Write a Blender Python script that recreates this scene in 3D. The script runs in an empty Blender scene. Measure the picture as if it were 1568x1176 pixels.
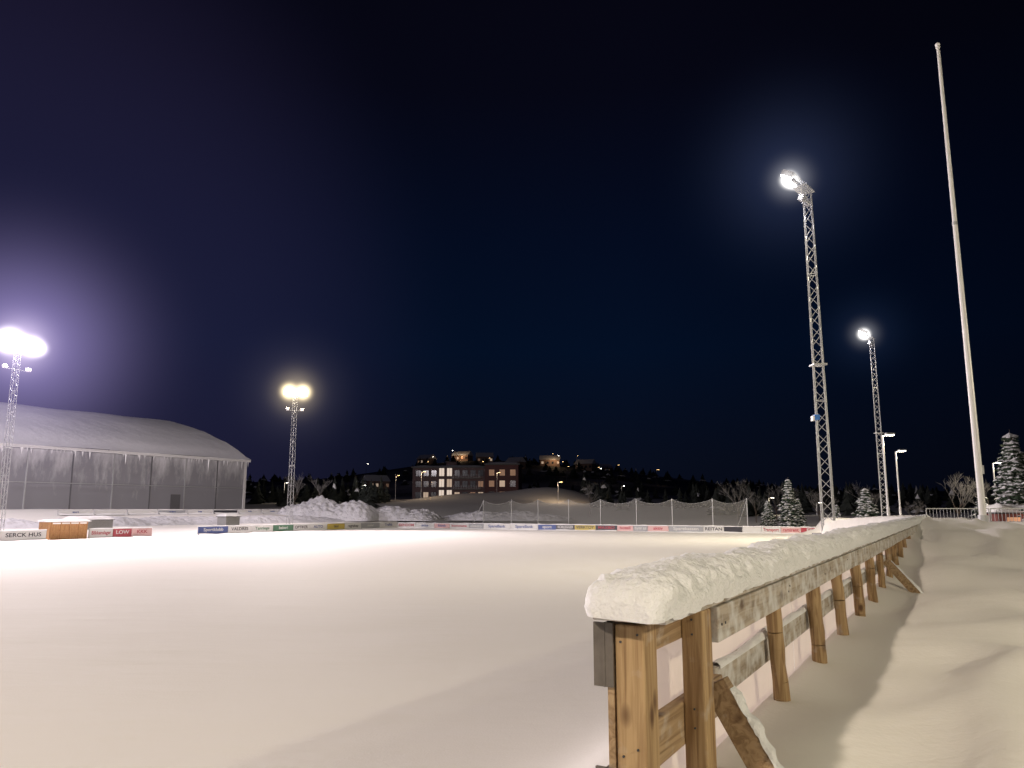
import bpy, math, random
from mathutils import Vector, Matrix, noise
random.seed(7)
R = math.radians
scene = bpy.context.scene
col = scene.collection
EYE = 2.1
# rink axes: D runs along the near fence, N points to its right (outer) side
D = Vector((.497, .868, 0)).normalized(); N = Vector((D.y, -D.x, 0))
P0 = Vector((.29, 2.0, 0))
YAW_D = math.atan2(D.y, D.x); YAW_N = math.atan2(N.y, N.x)
def W(s, r, z=0.0):
    p = P0 + D*s + N*r
    return Vector((p.x, p.y, z))
def sm(a, b, x):
    t = max(0., min(1., (x-a)/(b-a))); return t*t*(3-2*t)
def interp(pts, x):
    if x <= pts[0][0]: return pts[0][1]
    for (a, va), (b, vb) in zip(pts, pts[1:]):
        if x <= b: return va+(vb-va)*(x-a)/(b-a)
    return pts[-1][1]
def nz(x, y, z=0.): return noise.noise(Vector((x, y, z)))

# ------------------------------------------------------------------ materials
def newmat(name):
    m = bpy.data.materials.new(name); m.use_nodes = True
    nt = m.node_tree; b = nt.nodes['Principled BSDF']
    return m, nt, b
def plain(name, c, rough=.6, metal=0., var=.0, scale=5., bump=0.):
    m, nt, b = newmat(name)
    b.inputs['Roughness'].default_value = rough; b.inputs['Metallic'].default_value = metal
    b.inputs['Base Color'].default_value = (*c, 1)
    if var or bump:
        tc = nt.nodes.new('ShaderNodeTexCoord'); n = nt.nodes.new('ShaderNodeTexNoise')
        n.inputs['Scale'].default_value = scale; n.inputs['Detail'].default_value = 6
        nt.links.new(tc.outputs['Object'], n.inputs['Vector'])
        if var:
            mx = nt.nodes.new('ShaderNodeMix'); mx.data_type = 'RGBA'
            mx.inputs[6].default_value = (*[v*(1-var) for v in c], 1)
            mx.inputs[7].default_value = (*[min(1, v*(1+var)) for v in c], 1)
            nt.links.new(n.outputs['Fac'], mx.inputs[0]); nt.links.new(mx.outputs[2], b.inputs['Base Color'])
        if bump:
            bp = nt.nodes.new('ShaderNodeBump'); bp.inputs['Strength'].default_value = bump
            bp.inputs['Distance'].default_value = .05
            nt.links.new(n.outputs['Fac'], bp.inputs['Height']); nt.links.new(bp.outputs['Normal'], b.inputs['Normal'])
    return m
def emis(name, c, s):
    m, nt, b = newmat(name)
    b.inputs['Base Color'].default_value = (*c, 1)
    b.inputs['Emission Color'].default_value = (*c, 1); b.inputs['Emission Strength'].default_value = s
    return m
def snowmat(name, c=(.82, .82, .84), fine=60., fs=.25, big=3., bs=.3, dist=.02):
    m, nt, b = newmat(name)
    b.inputs['Base Color'].default_value = (*c, 1); b.inputs['Roughness'].default_value = .75
    b.inputs['Specular IOR Level'].default_value = .25
    tc = nt.nodes.new('ShaderNodeTexCoord')
    n1 = nt.nodes.new('ShaderNodeTexNoise'); n1.inputs['Scale'].default_value = fine; n1.inputs['Detail'].default_value = 4
    n2 = nt.nodes.new('ShaderNodeTexNoise'); n2.inputs['Scale'].default_value = big; n2.inputs['Detail'].default_value = 5
    b1 = nt.nodes.new('ShaderNodeBump'); b1.inputs['Strength'].default_value = fs; b1.inputs['Distance'].default_value = dist*.4
    b2 = nt.nodes.new('ShaderNodeBump'); b2.inputs['Strength'].default_value = bs; b2.inputs['Distance'].default_value = dist*4
    L = nt.links.new
    L(tc.outputs['Object'], n1.inputs['Vector']); L(tc.outputs['Object'], n2.inputs['Vector'])
    L(n1.outputs['Fac'], b1.inputs['Height']); L(n2.outputs['Fac'], b2.inputs['Height'])
    L(b2.outputs['Normal'], b1.inputs['Normal']); L(b1.outputs['Normal'], b.inputs['Normal'])
    return m
def wood(name, axis, c1, c2, frost=.0):
    m, nt, b = newmat(name); L = nt.links.new
    tc = nt.nodes.new('ShaderNodeTexCoord'); mp = nt.nodes.new('ShaderNodeMapping')
    sc = [38., 38., 38.]; sc[axis] = 2.2
    mp.inputs['Scale'].default_value = sc
    n = nt.nodes.new('ShaderNodeTexNoise'); n.inputs['Scale'].default_value = 1.; n.inputs['Detail'].default_value = 5
    n.inputs['Distortion'].default_value = 1.2
    L(tc.outputs['Object'], mp.inputs['Vector']); L(mp.outputs['Vector'], n.inputs['Vector'])
    cr = nt.nodes.new('ShaderNodeValToRGB')
    cr.color_ramp.elements[0].position = .36; cr.color_ramp.elements[0].color = (*c1, 1)
    cr.color_ramp.elements[1].position = .60; cr.color_ramp.elements[1].color = (*c2, 1)
    L(n.outputs['Fac'], cr.inputs['Fac'])
    # knots
    mk = nt.nodes.new('ShaderNodeMapping'); ks = [9., 9., 9.]; ks[axis] = 5.
    mk.inputs['Scale'].default_value = ks
    vo = nt.nodes.new('ShaderNodeTexVoronoi'); vo.inputs['Scale'].default_value = 1.
    L(tc.outputs['Object'], mk.inputs['Vector']); L(mk.outputs['Vector'], vo.inputs['Vector'])
    kr = nt.nodes.new('ShaderNodeValToRGB')
    kr.color_ramp.elements[0].position = .08; kr.color_ramp.elements[0].color = (1, 1, 1, 1)
    kr.color_ramp.elements[1].position = .20; kr.color_ramp.elements[1].color = (0, 0, 0, 1)
    L(vo.outputs['Distance'], kr.inputs['Fac'])
    mx = nt.nodes.new('ShaderNodeMix'); mx.data_type = 'RGBA'
    mx.inputs[7].default_value = (c1[0]*.45, c1[1]*.35, c1[2]*.3, 1)
    L(kr.outputs['Color'], mx.inputs[0]); L(cr.outputs['Color'], mx.inputs[6])
    last = mx.outputs[2]
    n3 = nt.nodes.new('ShaderNodeTexNoise'); n3.inputs['Scale'].default_value = 14; n3.inputs['Detail'].default_value = 6
    L(tc.outputs['Object'], n3.inputs['Vector'])
    fr = nt.nodes.new('ShaderNodeValToRGB')
    fr.color_ramp.elements[0].position = .62-frost*.35; fr.color_ramp.elements[1].position = .80-frost*.25
    L(n3.outputs['Fac'], fr.inputs['Fac'])
    m2 = nt.nodes.new('ShaderNodeMix'); m2.data_type = 'RGBA'; m2.inputs[7].default_value = (.62, .62, .64, 1)
    mu = nt.nodes.new('ShaderNodeMath'); mu.operation = 'MULTIPLY'; mu.inputs[1].default_value = min(1, .25+frost)
    L(fr.outputs['Color'], mu.inputs[0]); L(mu.outputs[0], m2.inputs[0]); L(last, m2.inputs[6])
    L(m2.outputs[2], b.inputs['Base Color'])
    bp = nt.nodes.new('ShaderNodeBump'); bp.inputs['Strength'].default_value = .35; bp.inputs['Distance'].default_value = .004
    L(n.outputs['Fac'], bp.inputs['Height']); L(bp.outputs['Normal'], b.inputs['Normal'])
    b.inputs['Roughness'].default_value = .7
    return m

M_SNOW = snowmat('snow_on_things')
M_SNOWCAP = snowmat('snow_cap', (.78, .79, .83), fine=110, fs=.8, big=38, bs=.4, dist=.010)
M_STEEL = plain('galvanised_steel', (.45, .46, .48), .45, .3, var=.2, scale=8)
M_DARK = plain('dark_metal', (.05, .05, .06), .5)
M_BRK = plain('weathered_bracket', (.13, .115, .105), .7, var=.4, scale=30)
M_WHITE = plain('white_paint', (.75, .75, .76), .4, var=.06, scale=3)
M_CONC = plain('concrete', (.3, .3, .3), .9, var=.2, scale=12, bump=.3)
M_POSTW = wood('post_wood', 2, (.23, .135, .06), (.43, .295, .155), .08)
M_RAILW = wood('rail_wood', 0, (.23, .145, .075), (.40, .28, .165), .15)
M_GREYW = wood('weathered_rail', 0, (.26, .21, .16), (.43, .37, .31), .6)
# thin frosted plywood / sheet that lets floodlight glow through
M_PLY = plain('frosted_rink_panel', (.64, .58, .52), .7, var=.14, scale=5, bump=.15)
nt = M_PLY.node_tree; tl = nt.nodes.new('ShaderNodeBsdfTranslucent'); tl.inputs['Color'].default_value = (.88, .80, .72, 1)
ms_ = nt.nodes.new('ShaderNodeMixShader'); ms_.inputs[0].default_value = .36
nt.links.new(nt.nodes['Principled BSDF'].outputs[0], ms_.inputs[1]); nt.links.new(tl.outputs[0], ms_.inputs[2]); nt.links.new(ms_.outputs[0], nt.nodes['Material Output'].inputs['Surface'])

# ------------------------------------------------------------------ mesh builder
class MB:
    def __init__(s): s.v = []; s.f = []; s.m = []; s.mats = []
    def mi(s, mat):
        if mat not in s.mats: s.mats.append(mat)
        return s.mats.index(mat)
    def add(s, vs, fs, mat):
        o = len(s.v); k = s.mi(mat); s.v += [tuple(v) for v in vs]
        for f in fs: s.f.append([i+o for i in f]); s.m.append(k)
    def box(s, lo, hi, mat, M=None, bev=0.):
        x0, y0, z0 = lo; x1, y1, z1 = hi
        vs = [Vector(p) for p in ((x0,y0,z0),(x1,y0,z0),(x1,y1,z0),(x0,y1,z0),(x0,y0,z1),(x1,y0,z1),(x1,y1,z1),(x0,y1,z1))]
        if M: vs = [M @ v for v in vs]
        s.add(vs, [(0,3,2,1),(4,5,6,7),(0,1,5,4),(1,2,6,5),(2,3,7,6),(3,0,4,7)], mat)
    def cyl(s, p, q, r1, r2, n, mat, caps=True):
        p = Vector(p); q = Vector(q); a = (q-p)
        if a.length < 1e-6: return
        a.normalize(); u = a.orthogonal().normalized(); w = a.cross(u)
        vs = []
        for c, r in ((p, r1), (q, r2)):
            for i in range(n):
                t = 2*math.pi*(i+.5)/n; vs.append(c+u*math.cos(t)*r+w*math.sin(t)*r)
        fs = [(i, (i+1) % n, n+(i+1) % n, n+i) for i in range(n)]
        if caps: fs += [tuple(range(n))[::-1], tuple(range(n, 2*n))]
        s.add(vs, fs, mat)
    def obj(s, name, parent=None, smooth=False, bevel=0., loc=None, rotz=None):
        me = bpy.data.meshes.new(name); me.from_pydata(s.v, [], s.f)
        for m in s.mats: me.materials.append(m)
        me.polygons.foreach_set('material_index', s.m)
        if smooth: me.polygons.foreach_set('use_smooth', [True]*len(s.f))
        me.update()
        o = bpy.data.objects.new(name, me); col.objects.link(o)
        if parent: o.parent = parent
        if loc is not None: o.location = loc
        if rotz is not None: o.rotation_euler = (0, 0, rotz)
        if bevel:
            b = o.modifiers.new('bevel', 'BEVEL'); b.width = bevel; b.segments = 2; b.limit_method = 'ANGLE'
        return o
def empty(name, loc=(0, 0, 0), rotz=0., parent=None):
    e = bpy.data.objects.new(name, None); col.objects.link(e); e.location = loc; e.rotation_euler = (0, 0, rotz)
    e.empty_display_size = .2
    if parent: e.parent = parent
    return e
def light(name, kind, energy, c, loc, parent=None, radius=.3, aim=None, size=150):
    l = bpy.data.lights.new(name, kind); l.energy = energy; l.color = c; l.shadow_soft_size = radius
    o = bpy.data.objects.new(name, l); col.objects.link(o); o.location = loc
    if parent: o.parent = parent
    if kind == 'SPOT':
        l.spot_size = R(size); l.spot_blend = 1.
        o.rotation_euler = Vector(aim).to_track_quat('-Z', 'Y').to_euler()
    return o

# ------------------------------------------------------------------ world
w = bpy.data.worlds.new('World'); scene.world = w; w.use_nodes = True
nt = w.node_tree; L = nt.links.new
bg = nt.nodes['Background']; bg.inputs['Strength'].default_value = 1.
tc = nt.nodes.new('ShaderNodeTexCoord'); sp = nt.nodes.new('ShaderNodeSeparateXYZ'); L(tc.outputs['Generated'], sp.inputs[0])
cr = nt.nodes.new('ShaderNodeValToRGB'); e = cr.color_ramp.elements
stops = [(0., (.0026, .0036, .0095)), (.06, (.0026, .0044, .0120)), (.2, (.0012, .0050, .0175)), (.34, (.0013, .0036, .0135)), (.5, (.0018, .0021, .0068)), (.75, (.002, .0015, .004))]
e[0].position = 0; e[0].color = (*stops[0][1], 1); e[1].position = .75; e[1].color = (*stops[-1][1], 1)
for p, c in stops[1:-1]:
    x = e.new(p); x.color = (*c, 1)
L(sp.outputs['Z'], cr.inputs['Fac'])
# violet town glow over the western horizon
dp = nt.nodes.new('ShaderNodeVectorMath'); dp.operation = 'DOT_PRODUCT'; dp.inputs[1].default_value = Vector((-.62, .76, .16)).normalized()
L(tc.outputs['Generated'], dp.inputs[0])
mr = nt.nodes.new('ShaderNodeMapRange'); mr.inputs[1].default_value = .80; mr.inputs[2].default_value = 1.; mr.interpolation_type = 'SMOOTHERSTEP'
L(dp.outputs['Value'], mr.inputs[0])
ma = nt.nodes.new('ShaderNodeMix'); ma.data_type = 'RGBA'; ma.blend_type = 'ADD'; ma.inputs[7].default_value = (.010, .008, .024, 1)
L(mr.outputs[0], ma.inputs[0]); L(cr.outputs['Color'], ma.inputs[6])
# darker towards the east
mr2 = nt.nodes.new('ShaderNodeMapRange'); mr2.inputs[1].default_value = .15; mr2.inputs[2].default_value = .6; mr2.inputs[3].default_value = 1.; mr2.inputs[4].default_value = .42
L(sp.outputs['X'], mr2.inputs[0])
mm = nt.nodes.new('ShaderNodeVectorMath'); mm.operation = 'SCALE'; L(ma.outputs[2], mm.inputs[0]); L(mr2.outputs[0], mm.inputs['Scale'])
L(mm.outputs[0], bg.inputs['Color'])

# ------------------------------------------------------------------ ground
EDGE = [(17, 0), (24, -2.9), (31, -4.0), (46, -4.6), (56, -6.2), (67, -9.3)]
def height(s, r):
    p = P0+D*s+N*r
    e_ = interp(EDGE, s); rr = r-e_
    # right hand bank
    zb = 1.33+.42*sm(4, 16, s)-.38*sm(19, 36, s)
    if s < 0: zb -= .15*sm(0, 4, -s)
    near = math.exp(-((s-5)/16.)**2) if s > 5 else 1.
    drift = (.12*nz(s*.22+3, r*.55, 1.)+.11*(1-abs(nz(s*.30+r*.45, r*.7-s*.25, 5.))*3.4)+.04*nz(s*.9, r*1.9, 9.)+.06*(1-abs(nz(s*.8-r*.5, r*1.1+s*.3, 15.))*3.))
    drift += .015*nz(s*1.2+r*1.5, r*5.-s*1.4, 19.)
    drift -= .08
    scoop = -.085*math.exp(-((rr-.26-.22*nz(s*1.1, 2.))/.17)**2)*(1 if s > .0 else math.exp(-(s/.8)**2)) if rr > -.5 else 0
    scoop *= (.6+1.4*nz(s*.9, 6.6))
    crest = .17*sm(9, 15, s)*math.exp(-((rr-.5)/.9)**2)*(1-sm(20, 26, s))
    bank = zb+drift*sm(.05, 1.2, rr)*(.5+.5*near)+scoop*(1-sm(12, 16, s))+crest
    # drift heaped on the field side of the fence
    inner = .95*math.exp(-(min(rr, 0)/1.35)**2)*(1-sm(14, 22, s)*.45)
    inner += .16*math.exp(-((rr+1.5+.3*nz(s*.5, 1.))/.45)**2)*(1-sm(3, 8, s))
    if rr < 0:
        t = sm(-.30, .02, rr); z = inner*(1-t)+bank*t
    else: z = bank
    field = .035*nz(s*.11, r*.13, 3.)+.012*nz(s*.5, r*.5, 4.)
    z += field*sm(0, 3, -rr)
    # outside the rink
    zl = sm(0, 2.5, -54-r)*.4+sm(2, 24, -54-r)*1.6
    zf = sm(0, 3, s-67.6)*.3+sm(4, 60, s-67.6)*1.0
    if r < -54 or s > 67.6:
        z = max(zl, zf) if rr < 0 else max(zf, z*(1-sm(0, 6, s-67.6))+zf*sm(0, 6, s-67.6))
        z += .12*nz(s*.15, r*.15, 8.)
    Y = p.y; X = p.x
    if Y > 100:
        z += .022*(min(Y, 240)-100)*sm(100, 150, Y)
        k = X/Y
        hill = 27*sm(230, 520, Y)*(.30+.70*math.exp(-((k+.02)/.22)**2)+.2*math.exp(-((k+.55)/.2)**2))
        z += hill+6*nz(X*.008, Y*.008)*sm(200, 400, Y)
        z += 3.2*math.exp(-((X-8)/13)**2-((Y-172)/16)**2)+1.5*math.exp(-((X+12)/10)**2-((Y-165)/12)**2)
    return z
def coords(step, g, lim):
    a = [0.]; st = step
    while a[-1] < lim: a.append(a[-1]+st); st *= g
    return a
sc = sorted([-x for x in coords(.07, 1.085, 1500)[1:]]+coords(.06, 1.03, 2600))
rc = sorted([-x for x in coords(.05, 1.035, 2600)[1:]]+coords(.045, 1.035, 2600))
vs = []; 
for s_ in sc:
    for r_ in rc:
        p = W(s_, r_); vs.append((p.x, p.y, height(s_, r_)))
n2 = len(rc); fs = []
for i in range(len(sc)-1):
    for j in range(n2-1):
        a = i*n2+j; fs.append((a, a+1, a+n2+1, a+n2)[::-1])
me = bpy.data.meshes.new('snow_ground'); me.from_pydata(vs, [], fs)
me.polygons.foreach_set('use_smooth', [True]*len(fs)); me.update()
g = bpy.data.objects.new('snow_ground', me); col.objects.link(g)
m, nt, b = newmat('ground_snow'); L = nt.links.new
tc = nt.nodes.new('ShaderNodeTexCoord')
n1 = nt.nodes.new('ShaderNodeTexNoise'); n1.inputs['Scale'].default_value = .9; n1.inputs['Detail'].default_value = 8; n1.inputs['Roughness'].default_value = .55
mp = nt.nodes.new('ShaderNodeMapping'); mp.inputs['Rotation'].default_value = (0, 0, -YAW_D); mp.inputs['Scale'].default_value = (.5, 1.6, 1)
L(tc.outputs['Object'], mp.inputs[0]); L(mp.outputs[0], n1.inputs['Vector'])
nf = nt.nodes.new('ShaderNodeTexNoise'); nf.inputs['Scale'].default_value = 45; nf.inputs['Detail'].default_value = 3
L(tc.outputs['Object'], nf.inputs['Vector'])
b2 = nt.nodes.new('ShaderNodeBump'); b2.inputs['Strength'].default_value = .42; b2.inputs['Distance'].default_value = .06
b1 = nt.nodes.new('ShaderNodeBump'); b1.inputs['Strength'].default_value = .3; b1.inputs['Distance'].default_value = .009
L(n1.outputs['Fac'], b2.inputs['Height']); L(nf.outputs['Fac'], b1.inputs['Height']); L(b2.outputs['Normal'], b1.inputs['Normal']); L(b1.outputs['Normal'], b.inputs['Normal'])
# forest floor patches on the far hillside
nh = nt.nodes.new('ShaderNodeTexNoise'); nh.inputs['Scale'].default_value = .02; nh.inputs['Detail'].default_value = 8
L(tc.outputs['Object'], nh.inputs['Vector'])
sx = nt.nodes.new('ShaderNodeSeparateXYZ'); L(tc.outputs['Object'], sx.inputs[0])
fa = nt.nodes.new('ShaderNodeMapRange'); fa.inputs[1].default_value = 190; fa.inputs[2].default_value = 260; L(sx.outputs['Y'], fa.inputs[0])
hr = nt.nodes.new('ShaderNodeValToRGB'); hr.color_ramp.elements[0].position = .46; hr.color_ramp.elements[1].position = .66
hr.color_ramp.elements[0].color = (1, 1, 1, 1); hr.color_ramp.elements[1].color = (.5, .5, .5, 1)
L(nh.outputs['Fac'], hr.inputs['Fac'])
mu = nt.nodes.new('ShaderNodeMath'); mu.operation = 'MULTIPLY'; L(hr.outputs['Color'], mu.inputs[0]); L(fa.outputs[0], mu.inputs[1])
mx = nt.nodes.new('ShaderNodeMix'); mx.data_type = 'RGBA'; mx.inputs[6].default_value = (.82, .80, .78, 1); mx.inputs[7].default_value = (.05, .055, .06, 1)
L(mu.outputs[0], mx.inputs[0]); L(mx.outputs[2], b.inputs['Base Color'])
b.inputs['Roughness'].default_value = .8; b.inputs['Specular IOR Level'].default_value = .2
me.materials.append(m)

# ------------------------------------------------------------------ near wooden fence (local x = along, y = to field, z up)
fence = empty('wooden_rink_fence', (P0.x, P0.y, 0), YAW_D)
LEN = 20.
posts = MB()
posts.box((0, -.042, .5), (.095, .036, 1.812), M_POSTW)
posts.box((.33, -.094, .5), (.42, -.030, 1.815), M_POSTW)
posts.obj('end_posts', fence, bevel=.006)
pol = MB(); rnd = random.Random(3)
xs = [1.5, 2.5, 3.44, 4.46]+[5.45+.98*i for i in range(15)]
for i, x in enumerate(xs):
    lean = (.0, .05, -.02)[i % 3] if i else .06
    rad = .034+rnd.uniform(-.004, .006)
    prev = Vector((x, -.045, 1.73)); nseg = 10
    for k in range(1, nseg+1):
        t = k/nseg; q = Vector((x+lean*t+.012*nz(t*5, x), -.045-.02*t+.01*nz(t*5, x, 4.), 1.73-.65*t))
        pol.cyl(prev, q, rad*(1+.12*nz(t*7-.7, x*3)), rad*(1+.12*nz((t+1/nseg)*7-.7, x*3)), 12, M_POSTW, k == nseg); prev = q
pol.obj('round_posts', fence, smooth=True)
rl = MB()
rl.box((.097, -.030, 1.735), (.75, .005, 1.81), M_RAILW)       # knotty rail between end posts
rl.box((.097, -.030, 1.45), (.75, .005, 1.565), M_RAILW)
rl.box((.097, -.030, 1.16), (.75, .005, 1.27), M_RAILW)
rl.obj('end_rails', fence, bevel=.004)
rg = MB()
x = .424
while x < LEN:
    x2 = min(x+3.6, LEN)
    rg.box((x, -.112, 1.715+rnd.uniform(-.004, .004)), (x2-.006, -.084, 1.817), M_GREYW)
    rg.box((x+.33, -.004, 1.47), (x2-.006+.33 if x2 < LEN else LEN, .024, 1.575+rnd.uniform(-.01, .01)), M_GREYW)
    x = x2
rg.box((-.012, -.105, 1.820), (LEN, .092, 1.842), M_GREYW)
rg.obj('long_rails', fence, bevel=.004)
pn = MB(); x = .02
while x < LEN:
    x2 = min(x+2.4, LEN); pn.add([(x, .05, .3), (x2-.008, .05, .3), (x2-.008, .05, 1.812), (x, .05, 1.812)], [(0, 1, 2, 3)], M_PLY); x = x2
pn.box((.0, .040, .3), (.019, .057, 1.812), M_RAILW)
pn.obj('rink_panels', fence)
br = MB()
br.box((-.010, .038, 1.66), (-.002, .090, 1.815), M_BRK); br.box((-.012, .0585, 1.66), (.10, .064, 1.815), M_BRK)
br.box((-.010, .038, 1.36), (-.002, .090, 1.47), M_BRK); br.box((-.012, .0585, 1.36), (.10, .064, 1.47), M_BRK)
for y_, z_ in ((-.025, 1.79), (.02, 1.77), (-.02, 1.52), (.018, 1.5)):
    br.cyl((-.0035, y_, z_), (.002, y_, z_), .003, .003, 8, M_DARK)
for z_ in (1.79, 1.75, 1.55, 1.5): br.cyl((.3265, -.062, z_), (.332, -.062, z_), .003, .003, 8, M_DARK)
for x_ in (.46, .50, 1.5, 1.53, 2.5, 3.45, 4.02, 4.05): br.cyl((x_, -.1145, 1.765+.02*((x_*100) % 2)), (x_, -.111, 1.765+.02*((x_*100) % 2)), .004, .004, 8, M_DARK)
br.obj('end_brackets', fence)
# diagonal braces
bc = MB(); bs = MB()
for x, z0, L1, dz in ((.44, 1.60, .24, .46), (6.6, 1.60, .30, .38)):
    a = Vector((x+.02, -.085, z0)); c = Vector((x+.10, -.085-L1, z0-dz))
    ax = (c-a).normalized(); up = Vector((1, 0, 0)).cross(ax).normalized(); 
    if up.z < 0: up = -up
    wv = Vector((.024, 0, 0)); hv = up*.037
    bc.add([a-wv-hv, a+wv-hv, a+wv+hv, a-wv+hv, c-wv-hv, c+wv-hv, c+wv+hv, c-wv+hv], [(0,1,2,3)[::-1],(4,5,6,7),(0,1,5,4),(1,2,6,5),(2,3,7,6),(3,0,4,7)], M_RAILW)
    nseg = 40; nn = 8; V = []
    for i in range(nseg+1):
        t = i/nseg; p = a.lerp(c, .06+.94*t)+hv*1.02; h = .026*(.6+.8*nz(t*9, x))*min(1, t*8+.2)
        for j in range(nn+1):
            an = math.pi*j/nn
            V.append(p+Vector((1, 0, 0))*math.cos(an)*(.026+.006*nz(t*20, j, x))+up*(math.sin(an)**.7*h+.004*nz(t*40, j*.7, x)))
    bs.add(V, [(i*(nn+1)+j, i*(nn+1)+j+1, (i+1)*(nn+1)+j+1, (i+1)*(nn+1)+j) for i in range(nseg) for j in range(nn)], M_SNOWCAP)
bc.obj('braces', fence, bevel=.003); bs.obj('brace_snow', fence, smooth=True)
# snow cap on top rail
cap = MB(); xs = []; x = -.065
while x < LEN+.05: xs.append(x); x += (.005 if x < .15 else .009)+max(0, x)*.007
nn = 34; V = []
for x in xs:
    d0 = x+.066; q_ = min(1., d0/.13); endk = math.sqrt(max(0, 1-(1-q_)**2))
    hgt = (.102+.022*nz(x*1.3, 4.)+.016*nz(x*5, 7.))*(.08+.92*endk)
    hw = .118*(.45+.55*endk**.7)+.010*nz(x*3, 1.5)
    for j in range(nn+1):
        an = math.pi*(j/nn); cs = math.cos(an); sn = math.sin(an)
        y = -.006-hw*math.copysign(abs(cs)**.74, cs); z = 1.842+hgt*(sn**.68)
        if j in (0, nn): z = 1.836-.016*abs(nz(x*8, j)); y = -.006+(y+.006)*.93
        elif j in (1, nn-1): z = 1.838+min(.016, hgt*.3)+.010*nz(x*12, j)
        side = abs(cs)
        dsp = .014*nz(x*9, y*11, z*11)+(.004+.009*side)*nz(x*34, y*34, z*34)+.005*nz(x*70, y*70, z*70)
        V.append((x+dsp*.5*(1 if d0 > .02 else .3), y-cs*dsp, z+dsp*(.2+sn)))
cap.add(V, [(i*(nn+1)+j, (i+1)*(nn+1)+j, (i+1)*(nn+1)+j+1, i*(nn+1)+j+1) for i in range(len(xs)-1) for j in range(nn)], M_SNOWCAP)
cap.add(V[:nn+1], [tuple(range(nn+1))], M_SNOWCAP)
cap.obj('snow_cap', fence, smooth=True)
ms = MB(); V = []; nseg = 400; nn = 6
for i in range(nseg+1):
    x = .8+(LEN-1)*(i/nseg)**1.5; h = max(.0, .018+.03*nz(x*2.2, 11.))
    for j in range(nn+1):
        an = math.pi*j/nn; V.append((x, .008-.02*math.cos(an), 1.572+h*math.sin(an)))
ms.add(V, [(i*(nn+1)+j, (i+1)*(nn+1)+j, (i+1)*(nn+1)+j+1, i*(nn+1)+j+1) for i in range(nseg) for j in range(nn)], M_SNOWCAP)
ms.obj('rail_snow', fence, smooth=True)

# ------------------------------------------------------------------ advertising boards round the rink
def cmat(c, cache={}):
    if c not in cache: cache[c] = plain('board_%d' % len(cache), c, .4, var=.12, scale=1.5)
    return cache[c]
WHT = (.54, .54, .54); RED = (.34, .04, .06); BLU = (.05, .08, .24); BLK = (.03, .03, .04); YEL = (.42, .33, .07); GRN = (.05, .14, .08); CYN = (.2, .4, .5); PNK = (.56, .36, .36); GRY = (.28, .29, .31)
def board(p, q, c, text=None, tc_=BLK, z0=.0, h=.53, size=.38):
    p = Vector((p[0], p[1], 0)); q = Vector((q[0], q[1], 0)); L_ = (q-p).length; yaw = math.atan2(q.y-p.y, q.x-p.x)
    mb = MB()
    mb.box((.02, 0, z0-.3), (L_-.02, .04, z0+h), cmat(c))
    mb.box((.02, -.004, z0+h-.0), (L_-.02, .05, z0+h+.03), M_STEEL)
    mb.box((0.0, .045, z0-.3), (.06, .10, z0+h+.02), M_STEEL)
    n_ = 12; V = []
    for i in range(n_+1):
        x = L_*i/n_; hh = .05+.04*nz(p.x+x*.9, p.y)
        for dy, dz in ((-.015, 0), (.0, hh*.8), (.03, hh), (.06, hh*.7), (.07, 0)): V.append((x, dy, z0+h+.032+dz))
    mb.add(V, [(i*5+j, (i+1)*5+j, (i+1)*5+j+1, i*5+j+1) for i in range(n_) for j in range(4)], M_SNOW)
    V = []
    for i in range(n_+1):
        x = L_*i/n_; hh = .07+.09*nz(p.x+x*.6, p.y, 4.)
        V += [(x, -.35, z0-.08), (x, -.10, z0+hh*.6), (x, -.012, z0+hh)]
    mb.add(V, [(i*3+j, (i+1)*3+j, (i+1)*3+j+1, i*3+j+1) for i in range(n_) for j in range(2)], M_SNOW)
    o = mb.obj('advertising_board', None, loc=(p.x, p.y, 0), rotz=yaw)
    if text:
        cu = bpy.data.curves.new('t', 'FONT'); cu.body = text; cu.size = size; cu.align_x = 'CENTER'; cu.align_y = 'CENTER'; cu.offset = .008
        to = bpy.data.objects.new('t', cu); col.objects.link(to); bpy.context.view_layer.update()
        me = bpy.data.meshes.new_from_object(to.evaluated_get(bpy.context.evaluated_depsgraph_get()))
        bpy.data.objects.remove(to)
        t = bpy.data.objects.new('lettering', me); col.objects.link(t); t.parent = o
        me.materials.clear(); me.materials.append(cmat(tc_))
        wd = max([v.co.x for v in me.vertices])*2
        sx_ = min(1.25, (L_-.3)/wd)
        t.location = (L_/2, -.008, z0+h*.6); t.rotation_euler = (R(90), 0, 0); t.scale = (sx_, 1, 1)
FC = Vector((25.5, 64.6, 0))
def FP(wd): return FC-N*wd
segs = [(0, 1.6, RED, 'EIK', WHT), (1.6, 3.2, PNK, 'ramirent', RED), (3.2, 4.8, WHT, 'Transport', RED), (4.8, 6.4, WHT, None, BLK), (6.4, 8., BLK, None, BLK), (8, 9.8, WHT, 'REITAN', BLK),
        (9.8, 13, GRY, 'Sparekassen', WHT), (13, 15, PNK, 'aktiv', RED), (15, 16.4, GRY, 'bygg as', WHT), (16.4, 18, PNK, 'hotell', RED), (18, 20.2, BLK, 'MAXBO', RED),
        (20.2, 22.4, YEL, 'VERKTOY', BLK), (22.4, 24.4, BLK, 'RORLEGGER', WHT), (24.4, 26.4, BLU, 'sport', WHT), (26.4, 29.6, WHT, 'SpareBank', BLU), (29.6, 32.8, WHT, 'SpareBank', BLU), (32.8, 34.6, GRY, 'elektro', WHT), (34.6, 37, WHT, 'kommune', RED), (37, 39, PNK, 'kiosk', BLU), (39, 41.5, WHT, 'avisa', BLU), (41.5, 44, WHT, 'EIENDOM', RED)]
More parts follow.
